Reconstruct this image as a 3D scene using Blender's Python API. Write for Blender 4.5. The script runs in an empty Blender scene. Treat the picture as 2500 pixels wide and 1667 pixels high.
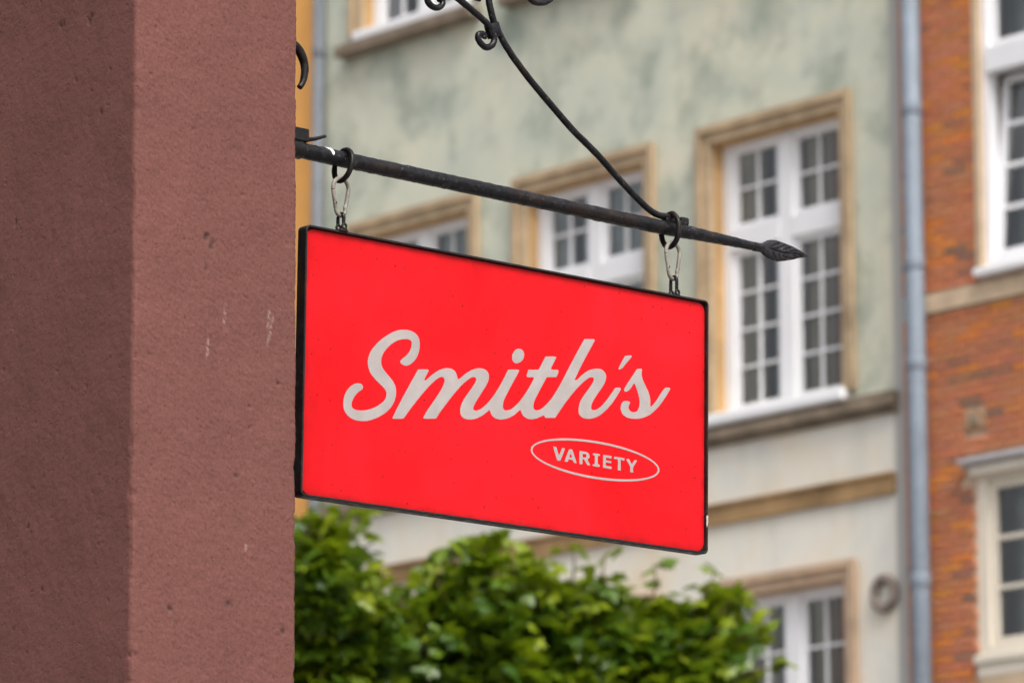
import bpy, bmesh, math, random
from mathutils import Vector, Matrix, noise

# ------------------------------------------------------------------ camera, sky, sun, exposure
sc = bpy.context.scene
COL = sc.collection
RAD = math.radians

cam_data = bpy.data.cameras.new("camera")
cam_data.sensor_width = 36.0
cam_data.lens = 162.72
cam_data.clip_start = 0.1
cam_data.clip_end = 2000.0
cam_data.dof.use_dof = True
cam_data.dof.focus_distance = 7.86
cam_data.dof.aperture_fstop = 8.2
cam_data.dof.aperture_blades = 0
cam = bpy.data.objects.new("camera", cam_data)
cam.location = (0.0, 0.0, 1.6)
cam.rotation_euler = (RAD(90 + 11.782), 0.0, RAD(48.956))
COL.objects.link(cam)
sc.camera = cam

SUN_AZ, SUN_EL = 106.0, 52.0            # azimuth from +Y towards +X
world = bpy.data.worlds.new("World")
sc.world = world
world.use_nodes = True
wn, wl = world.node_tree.nodes, world.node_tree.links
bg = wn["Background"]
sky = wn.new("ShaderNodeTexSky")
sky.sky_type = 'NISHITA'
sky.sun_disc = False
sky.sun_elevation = RAD(SUN_EL)
sky.sun_rotation = RAD(SUN_AZ)
sky.air_density = 1.0
sky.dust_density = 6.0
sky.ozone_density = 1.0
hsv = wn.new("ShaderNodeHueSaturation")     # a cloud layer: the same sky, greyed
hsv.inputs["Saturation"].default_value = 0.3
wl.new(sky.outputs[0], hsv.inputs["Color"])
wl.new(hsv.outputs[0], bg.inputs[0])
bg.inputs[1].default_value = 0.15

sun_data = bpy.data.lights.new("sun", 'SUN')
sun_data.energy = 1.5
sun_data.angle = RAD(28)
sun_data.color = (1.0, 0.95, 0.88)
sun = bpy.data.objects.new("sun", sun_data)
sd = Vector((math.sin(RAD(SUN_AZ)) * math.cos(RAD(SUN_EL)), math.cos(RAD(SUN_AZ)) * math.cos(RAD(SUN_EL)), math.sin(RAD(SUN_EL))))
sun.rotation_euler = sd.to_track_quat('Z', 'Y').to_euler()
sun.location = (6, -4, 20)
COL.objects.link(sun)

sc.view_settings.view_transform = 'Standard'
sc.view_settings.look = 'None'
sc.view_settings.exposure = 0.55
sc.view_settings.gamma = 1.0
sc.cycles.use_denoising = True
sc.cycles.max_bounces = 8
sc.cycles.transparent_max_bounces = 16

rnd = random.Random(11)

# lettering outlines on the sign, in tenths of a millimetre from the sign centre
SCRIPT_OUTLINES = [
    [(-2429,218),(-2406,187),(-2318,166),(-2231,193),(-2145,257),(-2073,348),(-2028,459),(-2016,566),(-2035,668),(-2095,735),(-2199,773),(-2316,778),(-2418,764),(-2534,729),(-2677,654),(-2835,545),(-2962,429),(-3061,306),(-3109,195),(-3117,102),(-3101,24),(-3053,-62),(-2965,-143),(-2848,-219),(-2767,-272),(-2718,-329),(-2711,-380),(-2730,-446),(-2798,-524),(-2912,-602),(-3040,-665),(-3168,-704),(-3283,-721),(-3383,-715),(-3437,-678),(-3442,-619),(-3422,-559),(-3374,-484),(-3304,-412),(-3240,-369),(-3212,-331),(-3216,-297),(-3250,-270),(-3322,-267),(-3407,-296),(-3491,-356),(-3561,-440),(-3604,-537),(-3618,-630),(-3609,-721),(-3567,-796),(-3480,-859),(-3365,-892),(-3222,-892),(-3079,-865),(-2908,-797),(-2736,-695),(-2623,-594),(-2545,-480),(-2514,-383),(-2507,-302),(-2522,-223),(-2567,-148),(-2648,-72),(-2744,2),(-2803,64),(-2833,129),(-2833,198),(-2808,283),(-2744,378),(-2645,473),(-2530,553),(-2429,596),(-2313,621),(-2232,620),(-2192,588),(-2191,530),(-2214,457),(-2264,380),(-2336,312),(-2400,263)],
    [(-2048,127),(-2017,142),(-1848,165),(-1819,150),(-1827,124),(-1903,-8),(-1895,-25),(-1871,-22),(-1804,35),(-1700,116),(-1595,184),(-1490,228),(-1394,247),(-1309,243),(-1245,214),(-1207,161),(-1184,105),(-1168,88),(-1142,98),(-1063,163),(-957,240),(-851,297),(-744,332),(-647,341),(-561,323),(-512,279),(-498,230),(-510,152),(-557,62),(-641,-59),(-736,-189),(-798,-282),(-830,-345),(-829,-386),(-796,-403),(-743,-394),(-658,-352),(-552,-267),(-446,-160),(-340,-28),(-253,97),(-172,228),(-85,379),(-53,402),(139,427),(167,413),(159,387),(21,168),(-104,-38),(-166,-155),(-180,-237),(-171,-291),(-132,-312),(-62,-304),(27,-260),(141,-166),(255,-41),(381,126),(482,285),(502,323),(488,341),(462,341),(366,328),(340,346),(349,382),(374,441),(402,462),(570,484),(609,500),(634,531),(742,712),(774,741),(969,768),(998,757),(989,730),(893,566),(896,538),(926,533),(1024,545),(1054,529),(1047,486),(1019,432),(986,411),(817,387),(779,364),(741,304),(614,96),(525,-56),(501,-139),(501,-189),(527,-219),(592,-220),(682,-181),(797,-86),(925,52),(1053,230),(1156,389),(1310,647),(1464,896),(1626,1147),(1659,1170),(1844,1195),(1874,1184),(1864,1154),(1766,999),(1598,732),(1437,447),(1433,424),(1456,419),(1496,445),(1600,534),(1730,623),(1843,665),(1935,686),(2028,688),(2101,657),(2141,607),(2144,551),(2116,466),(2057,377),(1966,263),(1875,145),(1820,52),(1808,-10),(1817,-45),(1863,-54),(1929,-35),(2034,34),(2152,151),(2270,293),(2349,390),(2389,411),(2455,419),(2485,408),(2476,376),(2377,236),(2259,93),(2114,-47),(1970,-147),(1838,-201),(1733,-222),(1628,-221),(1556,-189),(1522,-138),(1524,-47),(1553,48),(1624,158),(1728,283),(1819,396),(1858,467),(1858,508),(1818,520),(1752,499),(1648,429),(1505,304),(1375,171),(1220,-6),(1110,-146),(1014,-269),(975,-301),(787,-326),(761,-316),(746,-298),(722,-293),(684,-311),(581,-361),(465,-391),(375,-392),(298,-370),(246,-327),(219,-275),(204,-265),(181,-278),(80,-361),(-47,-434),(-174,-475),(-289,-488),(-378,-466),(-436,-419),(-462,-363),(-478,-355),(-500,-368),(-607,-449),(-730,-521),(-837,-558),(-922,-573),(-1008,-571),(-1072,-548),(-1110,-502),(-1119,-441),(-1102,-355),(-1045,-246),(-961,-135),(-867,-17),(-799,80),(-776,138),(-795,163),(-838,168),(-902,144),(-1008,69),(-1123,-34),(-1270,-188),(-1426,-371),(-1561,-535),(-1628,-627),(-1664,-651),(-1885,-681),(-1912,-667),(-1902,-641),(-1825,-523),(-1732,-403),(-1629,-268),(-1536,-135),(-1480,-27),(-1468,33),(-1487,69),(-1529,78),(-1593,55),(-1676,-3),(-1801,-115),(-1925,-244),(-2069,-405),(-2213,-577),(-2325,-716),(-2366,-742),(-2543,-766),(-2574,-756),(-2564,-734),(-2484,-587),(-2383,-412),(-2272,-231),(-2160,-50)],
    [(160,796),(218,791),(263,762),(279,709),(265,642),(220,586),(157,547),(105,534),(54,543),(21,579),(12,633),(26,695),(70,751),(115,782)],
    [(2577,992),(2611,1007),(2711,1026),(2735,1017),(2718,986),(2625,891),(2532,787),(2479,751),(2442,742),(2435,758),(2452,796),(2518,907),(2558,964)],
    [(2847,788),(2880,810),(2954,820),(2977,808),(2971,753),(2975,693),(3002,625),(3064,530),(3132,426),(3169,329),(3177,248),(3175,194),(3191,182),(3221,200),(3328,319),(3448,478),(3516,549),(3556,566),(3617,572),(3642,560),(3627,527),(3517,374),(3396,230),(3262,105),(3128,11),(2967,-55),(2806,-86),(2673,-87),(2566,-60),(2505,-2),(2488,67),(2504,140),(2551,187),(2617,206),(2684,202),(2704,185),(2691,160),(2669,116),(2678,66),(2725,31),(2792,27),(2859,52),(2905,111),(2925,185),(2922,266),(2890,374),(2849,461),(2819,523),(2799,536),(2775,521),(2722,449),(2662,393),(2609,371),(2569,378),(2565,408),(2588,447),(2681,572),(2774,691)],
]
BLOCK_LETTERS = [
    ('V', [[(959,-821),(979,-806),(1019,-808),(1033,-822),(1088,-939),(1146,-818),(1166,-806),(1207,-809),(1214,-826),(1122,-1018),(1102,-1035),(1055,-1034),(1039,-1022)]]),
    ('A', [[(1314,-813),(1341,-805),(1375,-809),(1391,-819),(1478,-1011),(1471,-1030),(1438,-1033),(1417,-1023),(1397,-989),(1309,-987),(1290,-1018),(1270,-1034),(1229,-1033),(1218,-1018),(1301,-830)],[(1349,-887),(1322,-944),(1380,-947)]]),
    ('R', [[(1550,-821),(1570,-808),(1685,-809),(1746,-822),(1777,-860),(1774,-902),(1733,-938),(1788,-1015),(1782,-1033),(1741,-1036),(1721,-1026),(1659,-952),(1619,-952),(1617,-1020),(1599,-1035),(1559,-1035),(1549,-1023)],[(1624,-855),(1625,-910),(1672,-911),(1706,-895),(1706,-864),(1678,-848)]]),
    ('I', [[(1854,-820),(1874,-810),(1997,-809),(2013,-821),(2008,-842),(1970,-852),(1971,-982),(2005,-994),(2012,-1013),(2001,-1036),(1978,-1038),(1863,-1035),(1852,-1022),(1860,-1003),(1896,-991),(1899,-856),(1861,-845)]]),
    ('E', [[(2092,-822),(2112,-811),(2269,-811),(2287,-824),(2276,-851),(2256,-854),(2167,-854),(2165,-899),(2263,-900),(2279,-914),(2270,-933),(2250,-938),(2161,-938),(2159,-991),(2270,-995),(2288,-1009),(2282,-1031),(2264,-1037),(2107,-1036),(2091,-1027)]]),
    ('T', [[(2344,-825),(2364,-812),(2570,-813),(2584,-828),(2570,-852),(2550,-857),(2495,-854),(2496,-1023),(2483,-1038),(2442,-1037),(2431,-1026),(2429,-857),(2358,-855),(2342,-843)]]),
    ('Y', [[(2632,-829),(2645,-814),(2686,-814),(2700,-826),(2752,-888),(2803,-829),(2824,-814),(2858,-817),(2868,-832),(2784,-947),(2784,-1025),(2771,-1039),(2729,-1040),(2716,-1028),(2715,-944),(2636,-844)]]),
]
BRACE = [(5.4713, 3.4927), (5.4584, 3.4944), (5.4367, 3.4944), (5.4156, 3.5013), (5.3905, 3.515), (5.3622, 3.5332), (5.3345, 3.5516), (5.2992, 3.5768), (5.2644, 3.5981), (5.2375, 3.6142), (5.1903, 3.648), (5.1394, 3.6863), (5.0997, 3.7204), (5.0799, 3.7404), (5.0658, 3.7591), (5.0555, 3.7734), (5.0489, 3.7884), (5.0442, 3.8037), (5.0419, 3.815), (5.0404, 3.8368), (5.0432, 3.8742), (5.0572, 3.9213)]
SIDE_SCROLL = [(4.8493, 3.8658), (4.8997, 3.8392), (4.9411, 3.8165), (4.9661, 3.8036), (4.9846, 3.7954), (5.0039, 3.7861), (5.0228, 3.7769), (5.0377, 3.7679), (5.0462, 3.757), (5.0509, 3.7469), (5.049, 3.7377), (5.0425, 3.7307), (5.0322, 3.7273), (5.0229, 3.7304), (5.0154, 3.7375), (5.014, 3.7438), (5.0172, 3.7483), (5.0238, 3.75), (5.0284, 3.7472), (5.0275, 3.7433)]
LEFT_SCROLL = [(4.9317, 3.8636), (4.9107, 3.8413), (4.9016, 3.814), (4.9031, 3.7889), (4.9068, 3.783), (4.9137, 3.7789), (4.9238, 3.7783), (4.9329, 3.7828), (4.9375, 3.7902), (4.9338, 3.7954), (4.9274, 3.7934)]
RIGHT_SCROLL = [(5.0761, 3.8769), (5.0997, 3.8629), (5.1215, 3.8485), (5.1386, 3.8332), (5.1529, 3.8303), (5.1691, 3.8334), (5.1835, 3.8417), (5.1922, 3.8537), (5.1855, 3.8614), (5.173, 3.859)]
TIP_SCROLL = [(5.0012, 3.8514), (4.9919, 3.8313), (4.9994, 3.8173), (5.0106, 3.812), (5.0218, 3.8112)]
WALL_CURL = [(4.5896, 3.6592), (4.6087, 3.6578), (4.6227, 3.6504), (4.6307, 3.6398), (4.6356, 3.6287), (4.6371, 3.617), (4.6355, 3.604), (4.6317, 3.5934), (4.6261, 3.5854)]
LEAF_TOP = [(5.6732, 3.4812), (5.6928, 3.482), (5.7087, 3.4895), (5.7259, 3.4926), (5.7437, 3.4912), (5.7576, 3.4894), (5.7761, 3.4864), (5.7986, 3.48), (5.8119, 3.4759)]
LEAF_BOT = [(5.6729, 3.4638), (5.6912, 3.4639), (5.699, 3.4593), (5.7121, 3.4554), (5.7272, 3.4538), (5.7385, 3.4545), (5.7717, 3.4628), (5.7851, 3.4673), (5.8119, 3.4744)]
BAR = [(4.6006, 3.4787), (4.6326, 3.4784), (4.7447, 3.4773), (5.4315, 3.4731), (5.511, 3.4737), (5.6098, 3.4734), (5.6751, 3.4727), (5.6956, 3.4727)]
RING_C = [(4.7227, 3.4679), (5.4672, 3.4718)]
CARA_T = [(4.7159, 3.4481), (5.4739, 3.4523)]
CARA_B = [(4.7166, 3.3769), (5.4732, 3.3796)]
USH_T = [(4.7169, 3.3871), (5.4753, 3.3905)]
USH_B = [(4.7172, 3.3574), (5.475, 3.3583)]
COLLAR = [(5.0515, 3.7617)]
BLOCK = [(4.6315, 3.4999)]
TONGUE = [(4.641, 3.4987), (4.681, 3.511)]
DRIP = [(4.6874, 3.4917)]
BOLT = [(5.4972, 3.4914)]
# chips and scuffs on the near wall (metres)
CHIPS_LIGHT = [(4.3253, 3.2571, 0.005), (4.3345, 3.2439, 0.0045), (4.3241, 3.2078, 0.003), (4.3857, 2.8827, 0.0032), (4.3731, 2.6771, 0.0045), (4.2597, 2.6595, 0.0035), (4.4801, 2.6446, 0.004), (4.3376, 3.2524, 0.003), (4.2718, 2.6377, 0.0025), (4.4704, 3.0417, 0.002)]
CHIPS_DARK = [(-5.8281, 3.6112, 0.004), (-5.9, 3.623, 0.0035), (-5.7943, 3.4548, 0.003), (-6.0261, 3.3173, 0.0035), (-5.9396, 2.7087, 0.0032), (-5.8258, 3.0168, 0.0022), (-5.9778, 2.8149, 0.0025), (-5.909, 3.6222, 0.003), (-5.8238, 3.6191, 0.003)]
SCUFFS = [(4.3612, 3.1364, 0.022, 0.12), (4.4535, 3.126, 0.03, 0.2), (4.3283, 3.079, 0.02, 0.1), (4.4058, 2.7707, 0.008, 0), (4.4492, 3.1421, 0.02, 0.1)]
# ------------------------------------------------------------------ helpers
def put(name, data, parent=None, loc=None):
    o = bpy.data.objects.new(name, data)
    COL.objects.link(o)
    if parent is not None:
        o.parent = parent
    if loc is not None:
        o.location = loc
    return o

def tag(o, label=None, cat=None, group=None, kind=None):
    if label: o["label"] = label
    if cat: o["category"] = cat
    if group: o["group"] = group
    if kind: o["kind"] = kind
    return o

def thing(name, label, cat, loc=(0, 0, 0), group=None):
    return tag(put(name, None, None, loc), label, cat, group)

class MB:
    """collects shapes into one mesh"""
    def __init__(s):
        s.v, s.f, s.sm = [], [], []
    def box(s, x0, x1, y0, y1, z0, z1):
        b = len(s.v)
        s.v += [(x0,y0,z0),(x1,y0,z0),(x1,y1,z0),(x0,y1,z0),(x0,y0,z1),(x1,y0,z1),(x1,y1,z1),(x0,y1,z1)]
        for q in ((0,3,2,1),(4,5,6,7),(0,1,5,4),(1,2,6,5),(2,3,7,6),(3,0,4,7)):
            s.f.append(tuple(b+i for i in q)); s.sm.append(False)
        return s
    def quad(s, *p):
        b = len(s.v); s.v += list(p); s.f.append(tuple(range(b, b+len(p)))); s.sm.append(False)
        return s
    def prism(s, poly, axis_fn, d0, d1):
        """poly: 2-D outline, axis_fn(a, b, d) -> point"""
        b = len(s.v); n = len(poly)
        s.v += [axis_fn(p[0], p[1], d0) for p in poly] + [axis_fn(p[0], p[1], d1) for p in poly]
        s.f.append(tuple(b+i for i in range(n))); s.sm.append(False)
        s.f.append(tuple(b+n+i for i in reversed(range(n)))); s.sm.append(False)
        for i in range(n):
            j = (i+1) % n
            s.f.append((b+j, b+i, b+n+i, b+n+j)); s.sm.append(False)
        return s
    def tube(s, pts, rad, seg=12, closed=False, rough=0.0, cap=True, squash=None, seed=0.0):
        pts = [Vector(p) for p in pts]; n = len(pts)
        rr = rad if isinstance(rad, (list, tuple)) else [rad]*n
        tang = []
        for i in range(n):
            a = pts[(i-1) % n] if (closed or i > 0) else pts[i]
            c = pts[(i+1) % n] if (closed or i < n-1) else pts[i]
            t = (c-a); tang.append(t.normalized() if t.length > 1e-9 else Vector((0,0,1)))
        up = Vector((1,0,0)) if abs(tang[0].x) < .9 else Vector((0,0,1))
        nrm = (up - tang[0]*up.dot(tang[0])).normalized()
        b = len(s.v)
        for i in range(n):
            nrm = (nrm - tang[i]*nrm.dot(tang[i])).normalized()
            bi = tang[i].cross(nrm)
            for k in range(seg):
                a = 2*math.pi*k/seg
                sx = squash[0] if squash else 1.0; sy = squash[1] if squash else 1.0
                d = nrm*(math.cos(a)*sx) + bi*(math.sin(a)*sy)
                r = rr[i]
                if rough:
                    q = (pts[i]+d*r)
                    r += rough*(noise.noise(q*90+Vector((seed,0,0))) + .6*noise.noise(q*230))
                s.v.append(tuple(pts[i]+d*r))
        m = n if closed else n-1
        for i in range(m):
            for k in range(seg):
                k2 = (k+1) % seg; i2 = (i+1) % n
                s.f.append((b+i*seg+k, b+i*seg+k2, b+i2*seg+k2, b+i2*seg+k)); s.sm.append(True)
        if cap and not closed:
            s.f.append(tuple(b+k for k in reversed(range(seg)))); s.sm.append(False)
            s.f.append(tuple(b+(n-1)*seg+k for k in range(seg))); s.sm.append(False)
        return s
    def mesh(s, name="mesh"):
        me = bpy.data.meshes.new(name)
        me.from_pydata(s.v, [], s.f)
        for p, q in zip(me.polygons, s.sm): p.use_smooth = q
        me.update()
        return me
    def build(s, name, mat, parent=None, bevel=0.0, seg=2, fix=False):
        me = s.mesh(name)
        if bevel or fix:
            bm = bmesh.new(); bm.from_mesh(me)
            bmesh.ops.recalc_face_normals(bm, faces=bm.faces)
            if bevel:
                es = [e for e in bm.edges if len(e.link_faces) == 2 and e.calc_face_angle(0) > .6]
                bmesh.ops.bevel(bm, geom=es, offset=bevel, segments=seg, profile=.5, affect='EDGES')
            bm.to_mesh(me); bm.free()
        me.materials.append(mat)
        return put(name, me, parent)

def smooth_path(pts, n=8, closed=False):
    """Catmull-Rom through the points"""
    P = [Vector(p) for p in pts]; out = []; m = len(P)
    rng = range(m) if closed else range(m-1)
    for i in rng:
        if closed:
            a, b, c, d = P[(i-1) % m], P[i], P[(i+1) % m], P[(i+2) % m]
        else:
            a, b, c, d = P[max(i-1,0)], P[i], P[i+1], P[min(i+2,m-1)]
        for k in range(n):
            t = k/n
            out.append(.5*((2*b)+(c-a)*t+(2*a-5*b+4*c-d)*t*t+(3*b-a-3*c+d)*t**3))
    if not closed: out.append(P[-1])
    return out

# ------------------------------------------------------------------ materials
def mat(name):
    m = bpy.data.materials.new(name); m.use_nodes = True
    nt = m.node_tree
    return m, nt, nt.nodes["Principled BSDF"]

def nd(nt, kind, **kw):
    n = nt.nodes.new(kind)
    for k, v in kw.items():
        if k in n.inputs: n.inputs[k].default_value = v
        else: setattr(n, k, v)
    return n

def noise_node(nt, scale, detail=4, rough=.55, vec=None, dist=0.0):
    n = nd(nt, "ShaderNodeTexNoise"); n.inputs["Scale"].default_value = scale
    n.inputs["Detail"].default_value = detail; n.inputs["Roughness"].default_value = rough
    n.inputs["Distortion"].default_value = dist
    if vec is not None: nt.links.new(vec, n.inputs["Vector"])
    return n

def ramp(nt, fac, stops):
    r = nd(nt, "ShaderNodeValToRGB"); e = r.color_ramp.elements
    while len(e) < len(stops): e.new(.5)
    for i, (p, c) in enumerate(stops):
        e[i].position = p; e[i].color = (*c, 1) if len(c) == 3 else c
    nt.links.new(fac, r.inputs["Fac"])
    return r

def mixc(nt, fac, a, b, mode='MIX'):
    n = nd(nt, "ShaderNodeMix"); n.data_type = 'RGBA'; n.blend_type = mode
    for s, x in ((n.inputs["Factor"], fac), (n.inputs["A"] if False else n.inputs[6], a), (n.inputs[7], b)):
        if hasattr(x, "links") or hasattr(x, "is_linked"): nt.links.new(x, s)
        elif isinstance(x, (int, float)): s.default_value = x
        else: s.default_value = (*x, 1)
    return n.outputs[2]

def bump(nt, bsdf, h, strength=.4, dist=.002):
    b = nd(nt, "ShaderNodeBump"); b.inputs["Strength"].default_value = strength; b.inputs["Distance"].default_value = dist
    nt.links.new(h, b.inputs["Height"]); nt.links.new(b.outputs[0], bsdf.inputs["Normal"])
    return b

def coords(nt):
    return nd(nt, "ShaderNodeTexCoord").outputs["Object"]

def plain(name, c, rough=.6, var=.12, scale=6.0, spec=.35, metal=0.0, bmp=0.0, bscale=60.0):
    m, nt, b = mat(name)
    co = coords(nt)
    n = noise_node(nt, scale, 5, .6, co)
    lo = tuple(x*(1-var) for x in c); hi = tuple(min(1, x*(1+var)) for x in c)
    r = ramp(nt, n.outputs["Fac"], [(.3, lo), (.7, hi)])
    nt.links.new(r.outputs[0], b.inputs["Base Color"])
    b.inputs["Roughness"].default_value = rough
    b.inputs["Specular IOR Level"].default_value = spec
    b.inputs["Metallic"].default_value = metal
    if bmp:
        bump(nt, b, noise_node(nt, bscale, 4, .6, co).outputs["Fac"], bmp, .004)
    return m

def stucco_material():
    m, nt, b = mat("terracotta_render")
    co = coords(nt)
    big = noise_node(nt, 5, 6, .62, co)
    fine = noise_node(nt, 240, 3, .6, co)
    c1 = ramp(nt, big.outputs["Fac"], [(.25, (.134, .0540, .0450)), (.5, (.151, .0605, .0505)), (.75, (.170, .0685, .0575))])
    c2 = ramp(nt, fine.outputs["Fac"], [(.3, (.78, .78, .78)), (.7, (1.14, 1.14, 1.14))])
    col = mixc(nt, 1.0, c1.outputs[0], c2.outputs[0], 'MULTIPLY')
    at = nd(nt, "ShaderNodeAttribute"); at.attribute_name = "scuff"
    col = mixc(nt, at.outputs["Fac"], col, (.50, .38, .35))
    at2 = nd(nt, "ShaderNodeAttribute"); at2.attribute_name = "chip"
    col = mixc(nt, at2.outputs["Fac"], col, (.07, .04, .035))
    nt.links.new(col, b.inputs["Base Color"])
    b.inputs["Roughness"].default_value = .82
    b.inputs["Specular IOR Level"].default_value = .22
    mp = nd(nt, "ShaderNodeMapping"); mp.inputs["Rotation"].default_value = (RAD(38), RAD(-40), 0); mp.inputs["Scale"].default_value = (1, 1.9, 1)
    nt.links.new(co, mp.inputs["Vector"])
    f2 = noise_node(nt, 300, 4, .6, mp.outputs[0])
    p1 = noise_node(nt, 150, 2, .5, mp.outputs[0])
    pr = ramp(nt, p1.outputs["Fac"], [(.25, (0, 0, 0)), (.36, (1, 1, 1))])
    ad = nd(nt, "ShaderNodeMath"); ad.operation = 'MULTIPLY_ADD'; ad.inputs[1].default_value = .55
    nt.links.new(f2.outputs["Fac"], ad.inputs[0]); nt.links.new(pr.outputs[0], ad.inputs[2])
    bump(nt, b, ad.outputs[0], .7, .0016)
    return m

def iron_material(name, base=(.0065, .0063, .0074), light=(.095, .090, .088), rust=(.034, .018, .010), rough=.24, amount=.5, spec=.24):
    m, nt, b = mat(name)
    co = coords(nt)
    n1 = noise_node(nt, 55, 6, .65, co)
    n2 = noise_node(nt, 14, 4, .6, co)
    n3 = noise_node(nt, 170, 3, .6, co)
    c = ramp(nt, n1.outputs["Fac"], [(.38, base), (.60, tuple(x*1.7 for x in base)), (.78, light)])
    r = ramp(nt, n2.outputs["Fac"], [(.52, (0, 0, 0)), (.72, (amount, amount, amount))])
    col = mixc(nt, r.outputs[0], c.outputs[0], rust)
    sp = ramp(nt, n3.outputs["Fac"], [(.63, (0, 0, 0)), (.72, (.75, .75, .75))])
    col = mixc(nt, sp.outputs[0], col, light)
    nt.links.new(col, b.inputs["Base Color"])
    b.inputs["Metallic"].default_value = .0
    rr = ramp(nt, n1.outputs["Fac"], [(.35, (max(.14, rough-.06),)*3), (.72, (rough+.30,)*3)])
    nt.links.new(rr.outputs[0], b.inputs["Roughness"])
    b.inputs["Specular IOR Level"].default_value = spec
    bump(nt, b, n1.outputs["Fac"], .45, .0018)
    return m

def red_panel_material():
    m, nt, b = mat("red_enamel")
    co = coords(nt)
    n = noise_node(nt, 4, 6, .62, co, .6)
    c = ramp(nt, n.outputs["Fac"], [(.32, (.58, .0040, .0070)), (.52, (.69, .0068, .0120)), (.7, (.76, .0100, .0180))])
    sp = noise_node(nt, 150, 0, .4, co)
    s = ramp(nt, sp.outputs["Fac"], [(.79, (0, 0, 0)), (.82, (.8, .8, .8))])
    col = mixc(nt, s.outputs[0], c.outputs[0], (.16, .006, .008))
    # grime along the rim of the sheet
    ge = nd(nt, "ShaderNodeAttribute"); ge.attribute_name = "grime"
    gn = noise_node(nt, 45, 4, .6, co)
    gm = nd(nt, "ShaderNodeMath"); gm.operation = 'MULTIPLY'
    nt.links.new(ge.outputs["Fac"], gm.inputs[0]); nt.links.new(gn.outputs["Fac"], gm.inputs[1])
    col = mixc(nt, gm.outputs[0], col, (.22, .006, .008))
    nt.links.new(col, b.inputs["Base Color"])
    b.inputs["Roughness"].default_value = .42
    b.inputs["Specular IOR Level"].default_value = .12
    return m

def facade_material():
    m, nt, b = mat("weathered_green_plaster")
    co = coords(nt)
    n1 = noise_node(nt, 1.3, 6, .6, co, .3)
    n2 = noise_node(nt, 2.0, 5, .62, co, .2)
    n3 = noise_node(nt, .9, 4, .6, co)
    up = ramp(nt, n1.outputs["Fac"], [(.30, (.48, .515, .45)), (.43, (.56, .58, .495)), (.55, (.61, .61, .51)), (.68, (.66, .63, .515))])
    dk = ramp(nt, n2.outputs["Fac"], [(.34, (.60, .66, .645)), (.53, (1.04, 1.04, 1.01))])
    upc = mixc(nt, .9, up.outputs[0], dk.outputs[0], 'MULTIPLY')
    mpv = nd(nt, "ShaderNodeMapping"); mpv.inputs["Scale"].default_value = (1.0, 1.0, .16)
    nt.links.new(co, mpv.inputs["Vector"])
    nv = noise_node(nt, 3.4, 5, .65, mpv.outputs[0])
    run = ramp(nt, nv.outputs["Fac"], [(.30, (.66, .68, .68)), (.47, (1, 1, 1))])
    upc = mixc(nt, .2, upc, run.outputs[0], 'MULTIPLY')
    lo = ramp(nt, n1.outputs["Fac"], [(.32, (.70, .69, .64)), (.46, (.77, .74, .66)), (.58, (.77, .70, .58)), (.70, (.72, .60, .44))])
    sx = nd(nt, "ShaderNodeSeparateXYZ"); nt.links.new(co, sx.inputs[0])
    st = ramp(nt, sx.outputs["Z"], [(0, (0, 0, 0)), (1, (1, 1, 1))])
    mr = nd(nt, "ShaderNodeMapRange"); mr.inputs[1].default_value = 7.66; mr.inputs[2].default_value = 7.74
    nt.links.new(sx.outputs["Z"], mr.inputs[0])
    loc_ = mixc(nt, .3, lo.outputs[0], run.outputs[0], 'MULTIPLY')
    col = mixc(nt, mr.outputs[0], loc_, upc)
    nt.nodes.remove(st)
    # bare grey render along the party wall
    mx = nd(nt, "ShaderNodeMapRange"); mx.inputs[1].default_value = -21.93; mx.inputs[2].default_value = -21.88
    nt.links.new(sx.outputs["X"], mx.inputs[0])
    col = mixc(nt, mx.outputs[0], col, (.42, .41, .39))
    nt.links.new(col, b.inputs["Base Color"])
    b.inputs["Roughness"].default_value = .9; b.inputs["Specular IOR Level"].default_value = .15
    bump(nt, b, noise_node(nt, 30, 5, .6, co).outputs["Fac"], .4, .006)
    return m

def brick_material():
    m, nt, b = mat("brick_clay")
    oi = nd(nt, "ShaderNodeObjectInfo")
    n = noise_node(nt, 40, 4, .6, coords(nt))
    r = ramp(nt, n.outputs["Fac"], [(.25, (.7, .7, .7)), (.75, (1.2, 1.2, 1.2))])
    col = mixc(nt, 1.0, oi.outputs["Color"], r.outputs[0], 'MULTIPLY')
    nt.links.new(col, b.inputs["Base Color"])
    b.inputs["Roughness"].default_value = .85; b.inputs["Specular IOR Level"].default_value = .2
    return m

def brick_mass_material():
    m, nt, b = mat("brick_clay_far")
    g = nd(nt, "ShaderNodeNewGeometry")
    r = ramp(nt, g.outputs["Random Per Island"], [(0, (.22, .13, .10)), (.12, (.42, .155, .09)), (.55, (.50, .19, .10)), (.85, (.56, .20, .08)), (1, (.62, .23, .06))])
    nt.links.new(r.outputs[0], b.inputs["Base Color"])
    b.inputs["Roughness"].default_value = .85
    return m

def glass_material():
    m = bpy.data.materials.new("window_glass"); m.use_nodes = True
    nt = m.node_tree; nt.nodes.clear()
    out = nd(nt, "ShaderNodeOutputMaterial"); mx = nd(nt, "ShaderNodeMixShader")
    tr = nd(nt, "ShaderNodeBsdfTransparent"); tr.inputs[0].default_value = (.93, .95, .93, 1)
    gl = nd(nt, "ShaderNodeBsdfGlossy"); gl.inputs["Roughness"].default_value = .03
    fr = nd(nt, "ShaderNodeFresnel"); fr.inputs["IOR"].default_value = 2.05
    nt.links.new(fr.outputs[0], mx.inputs[0]); nt.links.new(tr.outputs[0], mx.inputs[1]); nt.links.new(gl.outputs[0], mx.inputs[2])
    nt.links.new(mx.outputs[0], out.inputs[0])
    return m

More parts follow.
